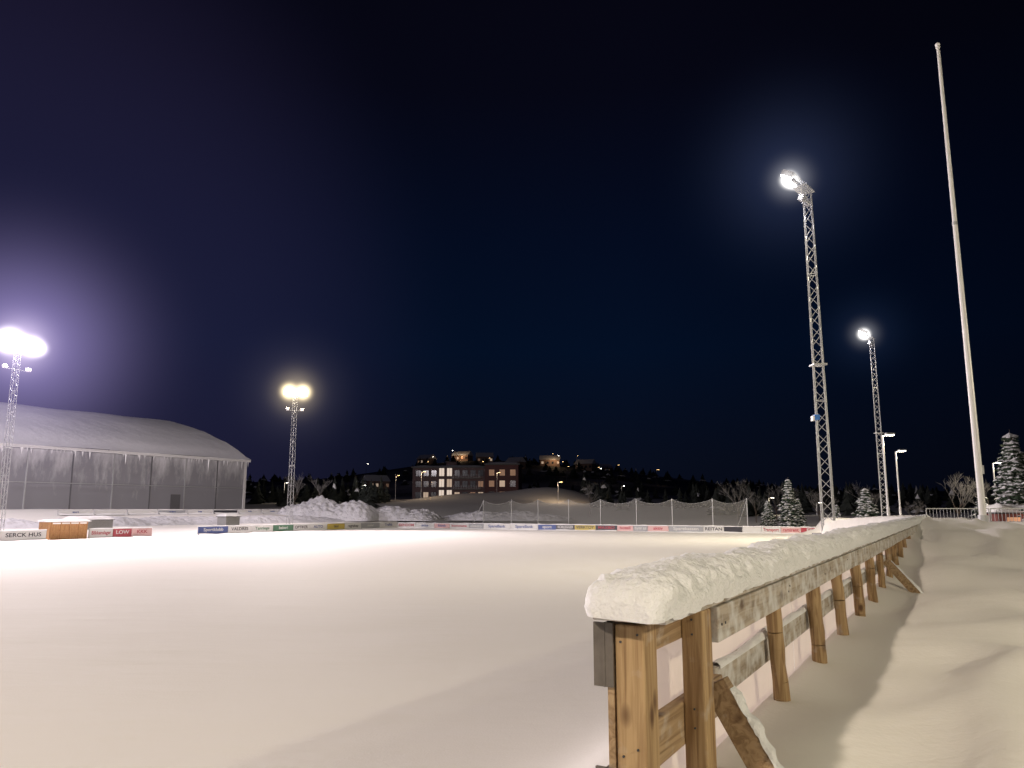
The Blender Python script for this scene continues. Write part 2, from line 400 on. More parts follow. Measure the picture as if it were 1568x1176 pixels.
for a, b_, c, t, tc_ in segs: board(FP(b_), FP(a), c, t, tc_)
LC = FP(44)
def LP(s): return LC-D*s
lseg = [(0, 3, WHT, 'Trafikk', BLU), (3, 6, GRY, 'maler', WHT), (6, 8.5, WHT, 'regnskap', BLK), (8.5, 11, YEL, 'taxi', BLK), (11, 13.5, WHT, 'AUTO', BLU), (13.5, 15.5, WHT, 'OPTIKER', BLK),
        (15.5, 18, GRN, 'bakeri', WHT), (18, 20.5, WHT, 'Tannlege', GRN), (20.5, 23, WHT, 'VALDRES', BLK), (23, 26, BLU, 'Sportklubb', WHT),
        (30.2, 31.9, PNK, 'KKK', RED), (31.9, 33.4, RED, 'LOW', WHT), (33.4, 35.2, WHT, 'Blikkenslager', RED), (38.2, 41.2, WHT, 'SERCK HUS', BLK), (41.2, 45, WHT, 'trelast', BLU), (45, 48, BLU, 'bank', WHT)]
for a, b_, c, t, tc_ in lseg: board(LP(b_), LP(a), c, t, tc_, size=.36, h=.62)
# boards joining the far corner to the near fence, outside line
ed = [W(66.5, -9.3), W(56, -6.3), W(46, -4.7), W(31, -4.1), W(24, -3.0), W(18, -.3)]
for p, q in zip(ed, ed[1:]):
    k = max(1, int((q-p).length/4))
    for i in range(k): board(p.lerp(q, i/k), p.lerp(q, (i+1)/k), WHT, None)
# second row of boards by the hall
for i, (c, t) in enumerate([(WHT, 'maskin'), (WHT, 'frakt'), (BLK, None), (WHT, 'bygg'), (GRY, 'elektro'), (WHT, None), (WHT, None), (WHT, 'sport')]):
    a = W(66-i*3.4-3.2, -70); b_ = W(66-i*3.4, -70)
    board(a, b_, c, t, BLU, z0=1.6, h=.32, size=.22)

# wooden bench hut on the left side line
hut = empty('wooden_timekeeper_hut', LP(37.95), YAW_D)
mb = MB(); OR = wood('hut_wood', 2, (.30, .14, .05), (.44, .24, .10))
Lh = 2.55
for i in range(16):
    x0 = Lh*i/16; mb.box((x0+.005, -.02+.006*(i % 2), -.2), (x0+Lh/16-.005, .02, 1.16), OR)
for x0 in (0, Lh*.25, Lh*.5, Lh*.75, Lh-.07): mb.box((x0, -.06, -.2), (x0+.07, -.024, 1.18), OR)
mb.box((.075, -.045, .5), (Lh-.075, -.026, .57), OR); mb.box((.075, -.045, 1.05), (Lh-.075, -.026, 1.14), M_WHITE)
mb.box((-.04, .03, -.2), (0, 1.4, 1.18), OR); mb.box((Lh, .03, -.2), (Lh+.04, 1.4, 1.18), OR); mb.box((0, 1.38, -.2), (Lh, 1.42, 1.18), OR)
mb.box((-.16, -.22, 1.185), (Lh+.16, 1.5, 1.25), M_WHITE)
mb.obj('walls', hut)
def snowslab(mb, x0, x1, y0, y1, z, h, nx=24, ny=10, seed=0., mat=None):
    V = []
    for i in range(nx+1):
        for j in range(ny+1):
            u = i/nx; v = j/ny; e_ = min(1, 8*min(u, 1-u))**.5*min(1, 5*min(v, 1-v))**.5
            V.append((x0+(x1-x0)*u, y0+(y1-y0)*v, z+h*e_*(.85+.35*nz(u*4+seed, v*3))))
    mb.add(V, [(i*(ny+1)+j, (i+1)*(ny+1)+j, (i+1)*(ny+1)+j+1, i*(ny+1)+j+1) for i in range(nx) for j in range(ny)], mat or M_SNOW)
mb = MB(); snowslab(mb, -.18, Lh+.18, -.24, 1.54, 1.25, .12); mb.obj('roof_snow', hut, smooth=True)
for (s_, r_, L_, dpt, h_) in ((33.5, -58, 3.0, 1.6, .75), (48, -58.5, 1.6, 1.2, .9)):
    p = W(s_, r_); b0 = height(s_, r_)
    sh = empty('snow_covered_shelter', (p.x, p.y, b0), YAW_D); mb = MB()
    mb.box((0, 0, -.3), (L_, dpt, h_), M_CONC); mb.box((-.1, -.12, h_+.003), (L_+.1, dpt+.1, h_+.05), M_DARK)
    mb.box((.3, -.02, .1), (L_-.3, -.003, h_-.25), M_CONC)
    snowslab(mb, -.14, L_+.14, -.16, dpt+.14, h_+.052, .28, seed=s_); mb.obj('body', sh)

# ------------------------------------------------------------------ sports hall
C0 = Vector((-37.8, 110, 0)); hall = empty('arched_sports_hall', C0, YAW_D)   # local x: along (towards far end = +), y: back-left
m, nt, b = newmat('hall_cladding'); L = nt.links.new
tc = nt.nodes.new('ShaderNodeTexCoord'); mp = nt.nodes.new('ShaderNodeMapping'); mp.inputs['Scale'].default_value = (.55, .3, .16)
n1 = nt.nodes.new('ShaderNodeTexNoise'); n1.inputs['Scale'].default_value = 1.; n1.inputs['Detail'].default_value = 9; n1.inputs['Roughness'].default_value = .7
L(tc.outputs['Object'], mp.inputs[0]); L(mp.outputs[0], n1.inputs['Vector'])
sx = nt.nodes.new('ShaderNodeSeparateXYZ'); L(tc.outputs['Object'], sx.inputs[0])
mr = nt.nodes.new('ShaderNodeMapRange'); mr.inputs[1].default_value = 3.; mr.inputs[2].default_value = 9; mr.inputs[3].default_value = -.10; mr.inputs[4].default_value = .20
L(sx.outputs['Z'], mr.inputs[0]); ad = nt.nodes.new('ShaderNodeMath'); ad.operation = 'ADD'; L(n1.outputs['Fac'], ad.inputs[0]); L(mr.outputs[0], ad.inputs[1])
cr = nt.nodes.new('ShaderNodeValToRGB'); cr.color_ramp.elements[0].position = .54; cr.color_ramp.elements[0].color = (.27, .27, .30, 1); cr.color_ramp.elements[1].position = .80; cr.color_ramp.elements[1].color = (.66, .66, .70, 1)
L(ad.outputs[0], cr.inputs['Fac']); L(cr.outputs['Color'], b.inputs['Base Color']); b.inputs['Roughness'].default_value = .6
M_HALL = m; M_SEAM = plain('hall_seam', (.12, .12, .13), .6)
prof = [(0, 8.6), (2.5, 10.1), (5, 11.2), (10, 13.1), (15, 14.5), (19.2, 15.3)]
prof = prof+[(38.4-y, z) for y, z in prof[::-1][1:]]
X0 = -90.
mb = MB()
x = X0; i = 0
while x < -.1:
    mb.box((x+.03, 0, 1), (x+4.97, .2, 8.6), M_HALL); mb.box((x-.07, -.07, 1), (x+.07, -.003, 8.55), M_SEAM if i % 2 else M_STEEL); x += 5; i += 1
mb.box((-.4, -.08, 1), (0.02, -.003, 8.58), M_WHITE)
mb.box((X0, -.16, 4.9), (-.42, -.10, 4.98), M_STEEL)
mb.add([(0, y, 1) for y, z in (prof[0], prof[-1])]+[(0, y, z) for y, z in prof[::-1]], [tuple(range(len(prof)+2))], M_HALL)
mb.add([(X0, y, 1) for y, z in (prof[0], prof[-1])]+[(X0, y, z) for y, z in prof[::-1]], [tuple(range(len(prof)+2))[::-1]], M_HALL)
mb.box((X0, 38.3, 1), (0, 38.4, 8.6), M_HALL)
mb.box((-12, -.12, 1), (-10.6, -.08, 3.9), M_SEAM)
mb.box((X0-.3, -.45, 8.62), (.35, .1, 8.95), M_WHITE)
mb.obj('walls', hall)
mb = MB(); nx = 100; V = []; ppp = []
for a, b_ in zip(prof, prof[1:]):
    for k in range(4): ppp.append((a[0]+(b_[0]-a[0])*k/4, a[1]+(b_[1]-a[1])*k/4))
ppp.append(prof[-1])
for i in range(nx+1):
    x = X0-.4+(90.8)*i/nx
    for j, (y, z) in enumerate(ppp):
        V.append((x, y-(.5 if j == 0 else 0), z+.42+.13*nz(x*.15, y*.3)+(.0 if j else -.05)))
k = len(ppp)
mb.add(V, [(i*k+j, (i+1)*k+j, (i+1)*k+j+1, i*k+j+1) for i in range(nx) for j in range(k-1)], snowmat('roof_snow', (.82, .82, .87), fine=4, fs=.2, big=.6, bs=.25, dist=.1))
mb.obj('snow_roof', hall, smooth=True)
mb = MB(); rnd = random.Random(9)      # icicles / wind blown snow patches under the eave
for i in range(170):
    x = rnd.uniform(-85, 0); l_ = rnd.uniform(.15, .8)*(2.2 if rnd.random() < .1 else 1)
    mb.cyl((x, -.40, 8.66), (x+.02, -.38, 8.66-l_), .05+.05*l_, .005, 5, M_SNOW, False)
mb.obj('icicles', hall)

# ------------------------------------------------------------------ snow heaps
def heap(name, c, yaw, lx, ly, h, seed, nx=110, ny=50, z0=0., chunk=.25, fl=.8):
    mb = MB(); V = []
    for i in range(nx+1):
        for j in range(ny+1):
            u = i/nx*2-1; v = j/ny*2-1
            pr = max(0, 1-u*u*abs(u))**fl*max(0, 1-v*v)**.8
            x = u*lx; y = v*ly
            q = Vector((x*.5+seed, y*.5, 0)); vd = noise.voronoi(Vector((x*1.1+seed, y*1.1, 0)))[0][0]
            z = h*pr*(.80+.26*noise.noise(q*.7))+chunk*h*pr**.5*(.5-vd)+.12*h*pr**.5*noise.noise(q*4)
            V.append((x, y, z-.15))
    mb.add(V, [(i*(ny+1)+j, (i+1)*(ny+1)+j, (i+1)*(ny+1)+j+1, i*(ny+1)+j+1) for i in range(nx) for j in range(ny)], M_HEAP)
    return mb.obj(name, None, smooth=True, loc=(c[0], c[1], z0), rotz=yaw)
M_HEAP = snowmat('ploughed_snow', (.55, .55, .59), fine=5, fs=.6, big=1.2, bs=.8, dist=.12)
heap('snow_pile', (-22.4, 95), R(-8), 6.4, 4, 3.0, 1.3, z0=.8, chunk=.14, fl=.45)
heap('snow_pile', (-14.5, 97), R(-14), 6.0, 3.2, 1.9, 5.3, z0=.8, chunk=.16)
p = W(48, -63.5); heap('snow_bank', (p.x, p.y), YAW_D, 34, 3.2, 1.3, 9.1, nx=240, z0=.35, chunk=.1)
heap('snow_pile', (-1, 98), R(-20), 9, 2.5, 1.3, 15.3, z0=.8)

# ------------------------------------------------------------------ floodlight masts
M_LAMPW = emis('lamp_glass_white', (1, .95, 1.), 120)
M_LAMPY = emis('lamp_glass_warm', (1, .86, .6), 90)
def halomat(c, st, name, pw=3.2):
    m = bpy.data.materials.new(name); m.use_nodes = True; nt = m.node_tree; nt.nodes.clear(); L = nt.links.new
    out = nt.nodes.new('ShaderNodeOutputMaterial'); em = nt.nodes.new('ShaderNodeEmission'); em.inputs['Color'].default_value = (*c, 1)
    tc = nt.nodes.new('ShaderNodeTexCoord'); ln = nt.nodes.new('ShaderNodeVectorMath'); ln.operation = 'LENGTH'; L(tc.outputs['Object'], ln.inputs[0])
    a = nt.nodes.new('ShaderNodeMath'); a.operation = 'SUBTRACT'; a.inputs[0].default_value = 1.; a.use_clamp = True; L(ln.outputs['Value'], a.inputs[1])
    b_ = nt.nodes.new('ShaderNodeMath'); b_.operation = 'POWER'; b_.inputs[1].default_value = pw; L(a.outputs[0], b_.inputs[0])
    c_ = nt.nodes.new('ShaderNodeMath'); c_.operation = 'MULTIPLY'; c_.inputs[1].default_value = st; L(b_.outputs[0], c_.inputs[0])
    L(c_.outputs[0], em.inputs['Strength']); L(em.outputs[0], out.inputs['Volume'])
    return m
def ico(name, parent, loc, rad, mat):
    import bmesh
    bm = bmesh.new(); bmesh.ops.create_icosphere(bm, subdivisions=3, radius=1.)
    me = bpy.data.meshes.new(name); bm.to_mesh(me); bm.free(); me.materials.append(mat)
    o = bpy.data.objects.new(name, me); col.objects.link(o); o.parent = parent; o.location = loc; o.scale = (rad,)*3
    return o
def mast(x, y, top, aim, power, c, lampm, base=0., w0=.40, w1=.30, n_lamps=4, halo=(), lower=1.55, spill=0, spread=2.2, size=155, tilt=62, ls=1., fwd=0., lsp=.36, off=0.):
    mt = empty('floodlight_mast', (x, y, 0)); yaw = math.atan2(aim[1]-y, aim[0]-x)   # facing direction
    f = Vector((math.cos(yaw), math.sin(yaw), 0)); sd = Vector((-f.y, f.x, 0))
    mb = MB(); H = top-.5
    def corner(i, z):
        t = (z-base)/(H-base); hw = (w0*(1-t)+w1*t)/2; a = (-1, 1, 1, -1)[i]; b_ = (-1, -1, 1, 1)[i]
        return Vector((0, 0, z))+D*a*hw+N*b_*hw
    for i in range(4): mb.cyl(corner(i, base-.3), corner(i, H), .022, .018, 6, M_STEEL)
    z = base; st = .36; k = 0
    while z < H-.1:
        z2 = min(z+st, H)
        for i in range(4):
            j = (i+1) % 4
            if (k+i) % 2: mb.cyl(corner(i, z), corner(j, z2), .011, .011, 4, M_STEEL, False)
            else: mb.cyl(corner(j, z), corner(i, z2), .011, .011, 4, M_STEEL, False)
        if k % 12 == 0:
            for i in range(4): mb.cyl(corner(i, z), corner((i+1) % 4, z), .014, .014, 4, M_STEEL, False)
        z = z2; k += 1
    zj = base+(H-base)*.47
    mb.box((-.22, -.22, zj), (.22, .22, zj+.05), M_STEEL)
    mb.box((-.40, -.40, base-.5), (.40, .40, base+.02), M_CONC)
    mb.obj('lattice', mt)
    hd = MB()
    rot = Matrix.Rotation(yaw, 4, 'Z') @ Matrix.Translation((fwd, off, 0))
    hd.box((-.05, -spread/2, H-.02), (.05, spread/2, H+.06), M_STEEL, rot)
    hd.box((-.2-fwd, -.2-abs(off), H-.08), (.2, .2, H-.04), M_STEEL, rot)
    for i in range(n_lamps):
        yy = -spread/2+.2+(spread-.4)*i/max(1, n_lamps-1)
        Mx = rot @ Matrix.Translation((.18, yy, H+.30)) @ Matrix.Rotation(R(180-tilt), 4, 'Y')
        a_ = .22*ls; b_ = .19*ls
        hd.box((-a_, -b_, -.10), (a_, b_, .09), M_STEEL, Mx); hd.box((-a_+.02, -b_+.02, .093), (a_-.02, b_-.02, .13), lampm, Mx)
        hd.box((-.02, yy-.2, H+.03), (.2, yy-.195, H+.3), M_STEEL, rot)
    if lower:
        rot2 = Matrix.Rotation(yaw, 4, 'Z')
        zl = H-lower
        hd.box((-.03, -spread*lsp, zl), (.03, spread*lsp, zl+.05), M_STEEL, rot2)
        for yy in (-spread*lsp*.9, spread*lsp*.9):
            Mx = rot2 @ Matrix.Translation((.10, yy, zl+.14)) @ Matrix.Rotation(R(60), 4, 'Y')
            hd.box((-.11, -.15, -.09), (.11, .15, .08), M_STEEL if lower < 1 else M_WHITE, Mx)
    hd.obj('floodlights', mt)
    a = Vector((aim[0]-x, aim[1]-y, -top))
    hl = f*(.75+fwd)+sd*off+Vector((0, 0, H+.3))
    light('flood_lamp', 'SPOT', power, c, tuple(hl), mt, .35, a, size)
    if spill: light('flood_spill', 'POINT', spill, c, tuple(Vector((0, 0, H+.9))), mt, .3)
    for i, (rad, cc, st_, pw, o_, dz) in enumerate(halo): ico('painted_lamp_halo', mt, tuple(f*(fwd+.2)+sd*(off+o_)+Vector((0, 0, H+.3+dz))), rad, halomat(cc, st_, 'halo_emission', pw))  # self-glowing spheres paint the glare round each lamp head
    return mt
PINK = (1., .86, .86); WARM = (1., .84, .64); YELW = (1., .88, .60)
WC = (1., .93, 1.); YC = (1., .80, .46); BC = (1., .97, .92)
mast(-34.6, 52.8, 13.7, (-5, 40), 35000, PINK, M_LAMPW, n_lamps=5, spill=9500, halo=((15.5, (.58, .47, 1.), .085, 4., 0, 0), (4.2, (1., .85, .9), .45, 4., 0, 0), (1.7, WC, 14, 4.4, -.8, .08), (1.45, WC, 13, 4.4, .85, -.05), (1.1, WC, 12, 4.2, .1, .1), (1.1, WC, 9, 4.2, 1.35, -.1), (1.1, WC, 9, 4.2, -1.35, 0)), spread=2.6, ls=1.25)
mast(-21.5, 75.5, 13.7, (-3, 45), 38000, PINK, M_LAMPY, spill=6500, halo=((1.6, YC, 12, 4.4, -.65, 0), (1.6, YC, 12, 4.4, .7, 0.05), (4.5, (1., .8, .5), .25, 4, 0, 0), (10, (.6, .55, .7), .02, 4, 0, 0)), ls=1.3)
mm_ = mast(10.2, 25.2, 13.5, (-1, 34.5), 4200, YELW, M_LAMPW, base=1.3, n_lamps=3, halo=((.46, BC, 28, 3.4, .45, -.16), (.42, BC, 28, 3.4, .22, -.14), (.36, BC, 24, 3.4, 0., -.14), (.28, BC, 18, 3.4, -.25, -.14), (1.4, (.95, .95, 1.), .7, 4, .25, -.1), (6., (.32, .44, 1.), .022, 4, .6, 0)), spread=1.3, w0=.36, w1=.24, fwd=.1, ls=.9, tilt=30, lower=.5, lsp=.2, off=.45)
mast(23.9, 50, 13.8, (10, 60), 12000, YELW, M_LAMPW, base=1.3, n_lamps=3, halo=((.66, BC, 16, 3.4, .5, -.16), (.58, BC, 14, 3.4, .15, -.14), (.45, BC, 12, 3.4, -.2, -.14), (1.8, (.95, .95, 1.), .4, 4, .25, -.1), (6.0, (.25, .4, 1.), .010, 4, 0, 0)), spread=1.4, fwd=.1, ls=1.1, tilt=30, w0=.36, w1=.26, lower=.5, lsp=.2, off=.4)
# masts outside the picture that complete the rink and hall lighting
mast(-47.7, 29.7, 13.7, (-10, 25), 36000, PINK, M_LAMPW)
mast(-11, -9, 13.7, (-6, 30), 12500, WARM, M_LAMPW)
mast(-74, 38, 27, (-60, 80), 90000, (1, .9, .95), M_LAMPW, size=130)  # unseen tall mast added to brighten the hall roof
# blue box on main mast
mb = MB(); mb.box((-.36, -.36, 4.95), (-.20, -.2, 5.12), plain('blue_sign', (.05, .2, .6), .4)); mb.box((-.43, -.38, 4.92), (-.38, -.18, 5.08), M_WHITE)
mb.obj('blue_junction_box', mm_)

# ------------------------------------------------------------------ flagpole
fp = empty('flagpole', (10.92, 18.1, 0)); mb = MB(); zz = [1.3+i*(13.75-1.3)/24 for i in range(25)]
for a, b_ in zip(zz, zz[1:]):
    ra = .078-.046*(a-1.3)/12.45; rb = .078-.046*(b_-1.3)/12.45
    mb.cyl((0, 0, a), (0, 0, b_), ra, rb, 20, M_WHITE, False)
mb.obj('pole', fp, smooth=True)
mb = MB(); mb.cyl((0, 0, 1.3), (0, 0, 1.95), .12, .11, 14, M_STEEL); mb.cyl((0, 0, 13.75), (0, 0, 13.8), .05, .05, 12, M_WHITE)
for k in range(6):
    t0 = math.pi*k/6; t1 = math.pi*(k+1)/6; mb.cyl((0, 0, 13.85-.06*math.cos(t0)), (0, 0, 13.85-.06*math.cos(t1)), .06*math.sin(t0)+.001, .06*math.sin(t1)+.001, 12, M_WHITE, False)
mb.box((.07, -.02, 2.9), (.12, .02, 3.1), M_STEEL); mb.cyl((.085, 0, 3), (.045, 0, 13.7), .006, .006, 4, M_WHITE); mb.cyl((0, 0, 9.0), (0, 0, 9.08), .062, .062, 14, M_STEEL)
mb.obj('fittings', fp)

# ------------------------------------------------------------------ street lamps
M_SL = emis('street_lamp_glass', (1, .93, .8), 25); M_SLW = emis('orange_lamp_glass', (1, .62, .25), 10)
def lamp(x, y, z0, z1, arm=.7, lm=None, power=0, c=(1, .85, .6), r=.05, hs=1., pm=None):
    e_ = empty('street_lamp', (x, y, 0)); mb = MB(); pm = pm or M_WHITE
    mb.cyl((0, 0, z0-.3), (0, 0, z0+1), r*1.6, r*1.5, 10, pm); mb.cyl((0, 0, z0+1), (0, 0, z1), r*1.1, r*.8, 10, pm)
    mb.cyl((0, 0, z1-.02), (arm, 0, z1+.08), r*.7, r*.6, 8, pm)
    mb.box((arm-.1*hs, -.13*hs, z1+.04), (arm+.45*hs, .13*hs, z1+.14), M_STEEL); mb.box((arm-.04*hs, -.1*hs, z1+.01), (arm+.4*hs, .1*hs, z1+.037), lm or M_SL)
    mb.obj('pole_and_head', e_)
    if power: light('lamp_glow', 'POINT', power, c, (arm+.2, 0, z1-.25), e_, .12)
lamp(19.3, 40, 1.2, 5.85, .25, power=260, hs=.8); lamp(24.9, 50, 1.2, 5.75, .3, power=200, hs=.8); lamp(38.6, 62, 1.2, 5.7, .4, power=450)
# unseen lamp added behind the camera to brighten the right snow bank
lamp(9.0, -5.5, 1.2, 6.8, -.6, power=2900, c=(1, .88, .62), r=.07)
# unseen lamp out of the picture on the right
lamp(19.5, 17.0, 1.2, 6.6, -.6, power=1500, c=(1, .88, .62), r=.07)
for x, y, z1, pw in ((36.3, 110, 3.6, 90), (43, 110, 2.9, 0), (-44, 150, 7, 120), (-29, 150, 6.5, 120), (24, 170, 7., 0)):
    lamp(x, y, 1.5, z1, .4, M_SL, pw, hs=.8)
for x, y, z1, pw in ((-18.5, 158, 9.5, 260), (9, 152, 7.2, 380), (-30, 200, 10.5, 220), (-4, 205, 11.5, 220)):  # last two are added to light the apartment front
    lamp(x, y, 3, z1, .5, M_SLW, pw, (1, .72, .45), hs=1.)

# ------------------------------------------------------------------ ball net
netp = []
nb = FC+D*4.0
for px_k in (.3016, .2573, .2055, .1596, .1136, .0727, .0334, -.0008, -.0368):
    wd = (nb.x-px_k*nb.y)/(N.x-px_k*N.y); netp.append(nb-N*wd)
ball = empty('ball_stop_net', (0, 0, 0)); mb = MB()
for p in netp: mb.cyl((p.x, p.y, 0), (p.x, p.y, 3.05), .045, .04, 8, M_STEEL)
p = netp[0]; mb.cyl((p.x, p.y, 2.9), (p.x-1.3, p.y-.9, .2), .03, .03, 6, M_STEEL); p = netp[-1]; mb.cyl((p.x, p.y, 2.9), (p.x-1.2, p.y+.6, .3), .03, .03, 6, M_STEEL)
mb.obj('net_poles', ball)
m, nt, b = newmat('net_mesh'); L = nt.links.new
tr = nt.nodes.new('ShaderNodeBsdfTransparent'); mx = nt.nodes.new('ShaderNodeMixShader'); mx.inputs[0].default_value = .5
b.inputs['Base Color'].default_value = (.15, .15, .14, 1)
L(tr.outputs[0], mx.inputs[1]); L(b.outputs[0], mx.inputs[2]); L(mx.outputs[0], nt.nodes['Material Output'].inputs['Surface'])
M_NET = m; mb = MB()
for p, q in zip(netp, netp[1:]):
    n_ = 14; V = []
    for i in range(n_+1):
        t = i/n_; c = p.lerp(q, t); sag = .42*4*t*(1-t)
        V += [(c.x, c.y, .1), (c.x, c.y, 1.5), (c.x, c.y, 3.0-sag)]
    mb.add(V, [(i*3+j, (i+1)*3+j, (i+1)*3+j+1, i*3+j+1) for i in range(n_) for j in range(2)], M_NET)
    for i in range(n_): mb.cyl(V[i*3+2], V[i*3+5], .012, .012, 4, M_STEEL, False)
mb.obj('netting', ball)

# ------------------------------------------------------------------ apartment building
ap = empty('apartment_building', (-28.5, 222, 4.0), R(-5)); mb = MB()
M_AP = plain('brown_cladding', (.16, .11, .12), .8, var=.3, scale=.8); M_APR = plain('red_cladding', (.12, .055, .06), .8, var=.2, scale=.8)
M_WL = emis('lit_window', (1, .76, .56), .32); M_WL2 = emis('bright_window', (1, .84, .70), .6); M_WD = plain('dark_window', (.03, .035, .05), .15)
M_WM = emis('dim_window', (1, .6, .38), .08)
mb.box((0, 0, -4), (21, 13, 9.6), M_AP); mb.box((21.01, -1.2, -4), (30.5, 12, 10.3), M_APR)
mb.box((-.4, -.5, 9.61), (21.2, 13.4, 9.95), M_DARK); mb.box((20.8, -1.7, 10.31), (31, 12.4, 10.65), M_DARK)
rnd = random.Random(21)
for fl in range(3):
    z = .4+fl*3.1
    for i in range(9):
        x = 1.0+i*2.25
        if 3 <= i <= 4: mt_ = M_WL2; dz = 2.2
        else: mt_ = rnd.choice([M_WD, M_WD, M_WM, M_WL, M_WD, M_WD, M_WD]); dz = 1.6
        if i == 4 and fl == 1: mt_ = M_WL
        mb.box((x-.08, -.07, z+.62), (x+1.48, -.003, z+.78+dz), M_CONC if mt_ is not M_WD else M_DARK)
        mb.box((x, -.11, z+.7), (x+.66, -.075, z+.7+dz), mt_); mb.box((x+.74, -.11, z+.7), (x+1.4, -.075, z+.7+dz), mt_)
    mb.box((8.5+3, -1.3, z-.05), (19.8, -.115, z+.12), M_CONC)
    for q in range(18): mb.box((11.6+q*.47, -1.3, z+.12), (11.66+q*.47, -1.26, z+1.1), M_STEEL)
    for i in range(3):
        x = 22.2+i*3; mt_ = rnd.choice([M_WD, M_WD, M_WD, M_WM]) if (fl, i) != (1, 1) else M_WL
        mb.box((x-.08, -1.27, z+.62), (x+1.6, -1.203, z+2.5), M_DARK)
        mb.box((x, -1.31, z+.7), (x+1.5, -1.275, z+2.4), mt_)
mb.obj('walls_and_windows', ap)
mb = MB(); snowslab(mb, -.5, 21.2, -.6, 13.5, 9.952, .6); snowslab(mb, 20.7, 31.1, -1.8, 12.5, 10.652, .6, seed=4); mb.box((9, 4, 9.9), (12, 7, 11.6), M_AP); mb.obj('roof_snow', ap, smooth=True)

# hillside houses
def hz(x, y):
    q = Vector((x, y, 0))-P0; return height(q.dot(D), q.dot(N))
hs = [(-52, 470), (-31, 480), (-16, 450), (22, 450), (42, 440), (62, 520), (-58, 330), (2, 420)]
M_HW = plain('house_wood', (.30, .20, .16), .8, var=.2, scale=1.)
for k, (x, y) in enumerate(hs):
    z = hz(x, y); h_ = empty('hillside_house', (x, y, z), R(rnd.uniform(-35, 35))); mb = MB()
    wx, wy = rnd.uniform(4, 6), 3.5
    mb.box((-wx, -wy, -2), (wx, wy, 3.4), M_HW)
    mb.add([(-wx-.4, -wy-.5, 3.3), (wx+.4, -wy-.5, 3.3), (wx+.4, 0, 6), (-wx-.4, 0, 6), (-wx-.4, wy+.5, 3.3), (wx+.4, wy+.5, 3.3)], [(0, 1, 2, 3), (3, 2, 5, 4), (0, 3, 4), (1, 5, 2)], M_SNOW)
    for i in range(4):
        xx = -wx+.8+i*(2*wx-2.4)/3; mb.box((xx, -wy-.06, 1), (xx+1.2, -wy-.003, 2.3), rnd.choice([M_WL, M_WD, M_WD, M_WM]))
    mb.obj('walls_roof_windows', h_)
    if k in (3, 1): light('porch_light', 'POINT', 450, (1, .66, .36), (wx*.4, -wy-3, 3.2), h_, .25)
for k in range(18):
    x = rnd.uniform(-85, 80); y = rnd.uniform(330, 500); z = hz(x, y)
    lamp(x, y, z, z+7, .6, M_SLW if k % 3 else M_SL, 140 if k % 5 == 0 else 0, (1, .7, .4), r=.08, hs=1.5, pm=M_DARK)

# ------------------------------------------------------------------ trees
M_BARK = plain('bark', (.09, .07, .055), .9, var=.3, scale=6, bump=.4); M_NEED = plain('spruce_needles', (.035, .06, .035), .9, var=.4, scale=4)
M_NEEDF = plain('far_forest_needles', (.030, .036, .032), .95, var=.4, scale=.3)
M_TSNOW = snowmat('tree_snow', (.8, .81, .84), fine=12, fs=.4, big=4, bs=.4, dist=.05); M_FROST = plain('frosted_twigs', (.24, .23, .23), .9, var=.35, scale=3)
def spruce(mb, base, h, rad, rnd, snow=.6, dens=1.):
    bx, by, bz = base; mb.cyl((bx, by, bz-.3), (bx, by, bz+h), .035*h*.6, .01, 6, M_BARK, False)
    nl = int(13*dens+h*1.5)
    for l in range(nl):
        t = l/nl; z = bz+h*(.10+.88*t); rr = rad*(1-t)**.85*rnd.uniform(.75, 1.12)+.06*h*.3
        nb_ = max(4, int(11*(1-t*.6)*dens)); a0 = rnd.random()*6.28
        for k in range(nb_):
            a = a0+6.283*k/nb_+rnd.uniform(-.25, .25); ln = rr*rnd.uniform(.6, 1.15); drop = ln*rnd.uniform(.25, .55)
            dx, dy = math.cos(a), math.sin(a); nseg = 3
            for q in range(nseg):
                u = (q+.55)/nseg; cx = bx+dx*ln*u; cy = by+dy*ln*u; cz = z-drop*u*u+rnd.uniform(-.03, .03)*h*.3
                sz = (.20+.16*(1-u))*rad*.75*rnd.uniform(.7, 1.2)
                for mt_, oz in ((M_NEED, -.05*sz*4), (M_TSNOW, 0)):
                    if mt_ is M_TSNOW and rnd.random() > snow: continue
                    V = []; m_ = 6
                    s2 = sz*(1 if mt_ is M_NEED else .88)
                    for w_ in range(m_):
                        b_ = 6.283*w_/m_; r2 = s2*rnd.uniform(.5, 1.1)
                        V.append((cx+math.cos(b_)*r2, cy+math.sin(b_)*r2, cz+oz-rnd.uniform(.1, .45)*s2))
                    V.append((cx, cy, cz+oz+s2*.28))
                    mb.add(V, [(w_, (w_+1) % m_, m_) for w_ in range(m_)], mt_)
def baretree(mb, base, h, rnd, mat, depth=5):
    def rec(p, d, ln, r, lv):
        q = p+d*ln; mb.cyl(p, q, r, r*.7, 5 if lv < 2 else 3, M_BARK if lv < 2 else mat, False)
        if lv >= depth: return
        for k in range(3 if lv else 4):
            nd = (d+Vector((rnd.uniform(-1, 1), rnd.uniform(-1, 1), rnd.uniform(-.25, .6)))*.62).normalized()
            rec(p.lerp(q, rnd.uniform(.55, 1)), nd, ln*rnd.uniform(.55, .82), max(.007, r*.58), lv+1)
    rec(Vector(base), Vector((rnd.uniform(-.08, .08), 0, 1)).normalized(), h*.36, h*.014, 0)
rnd = random.Random(5)
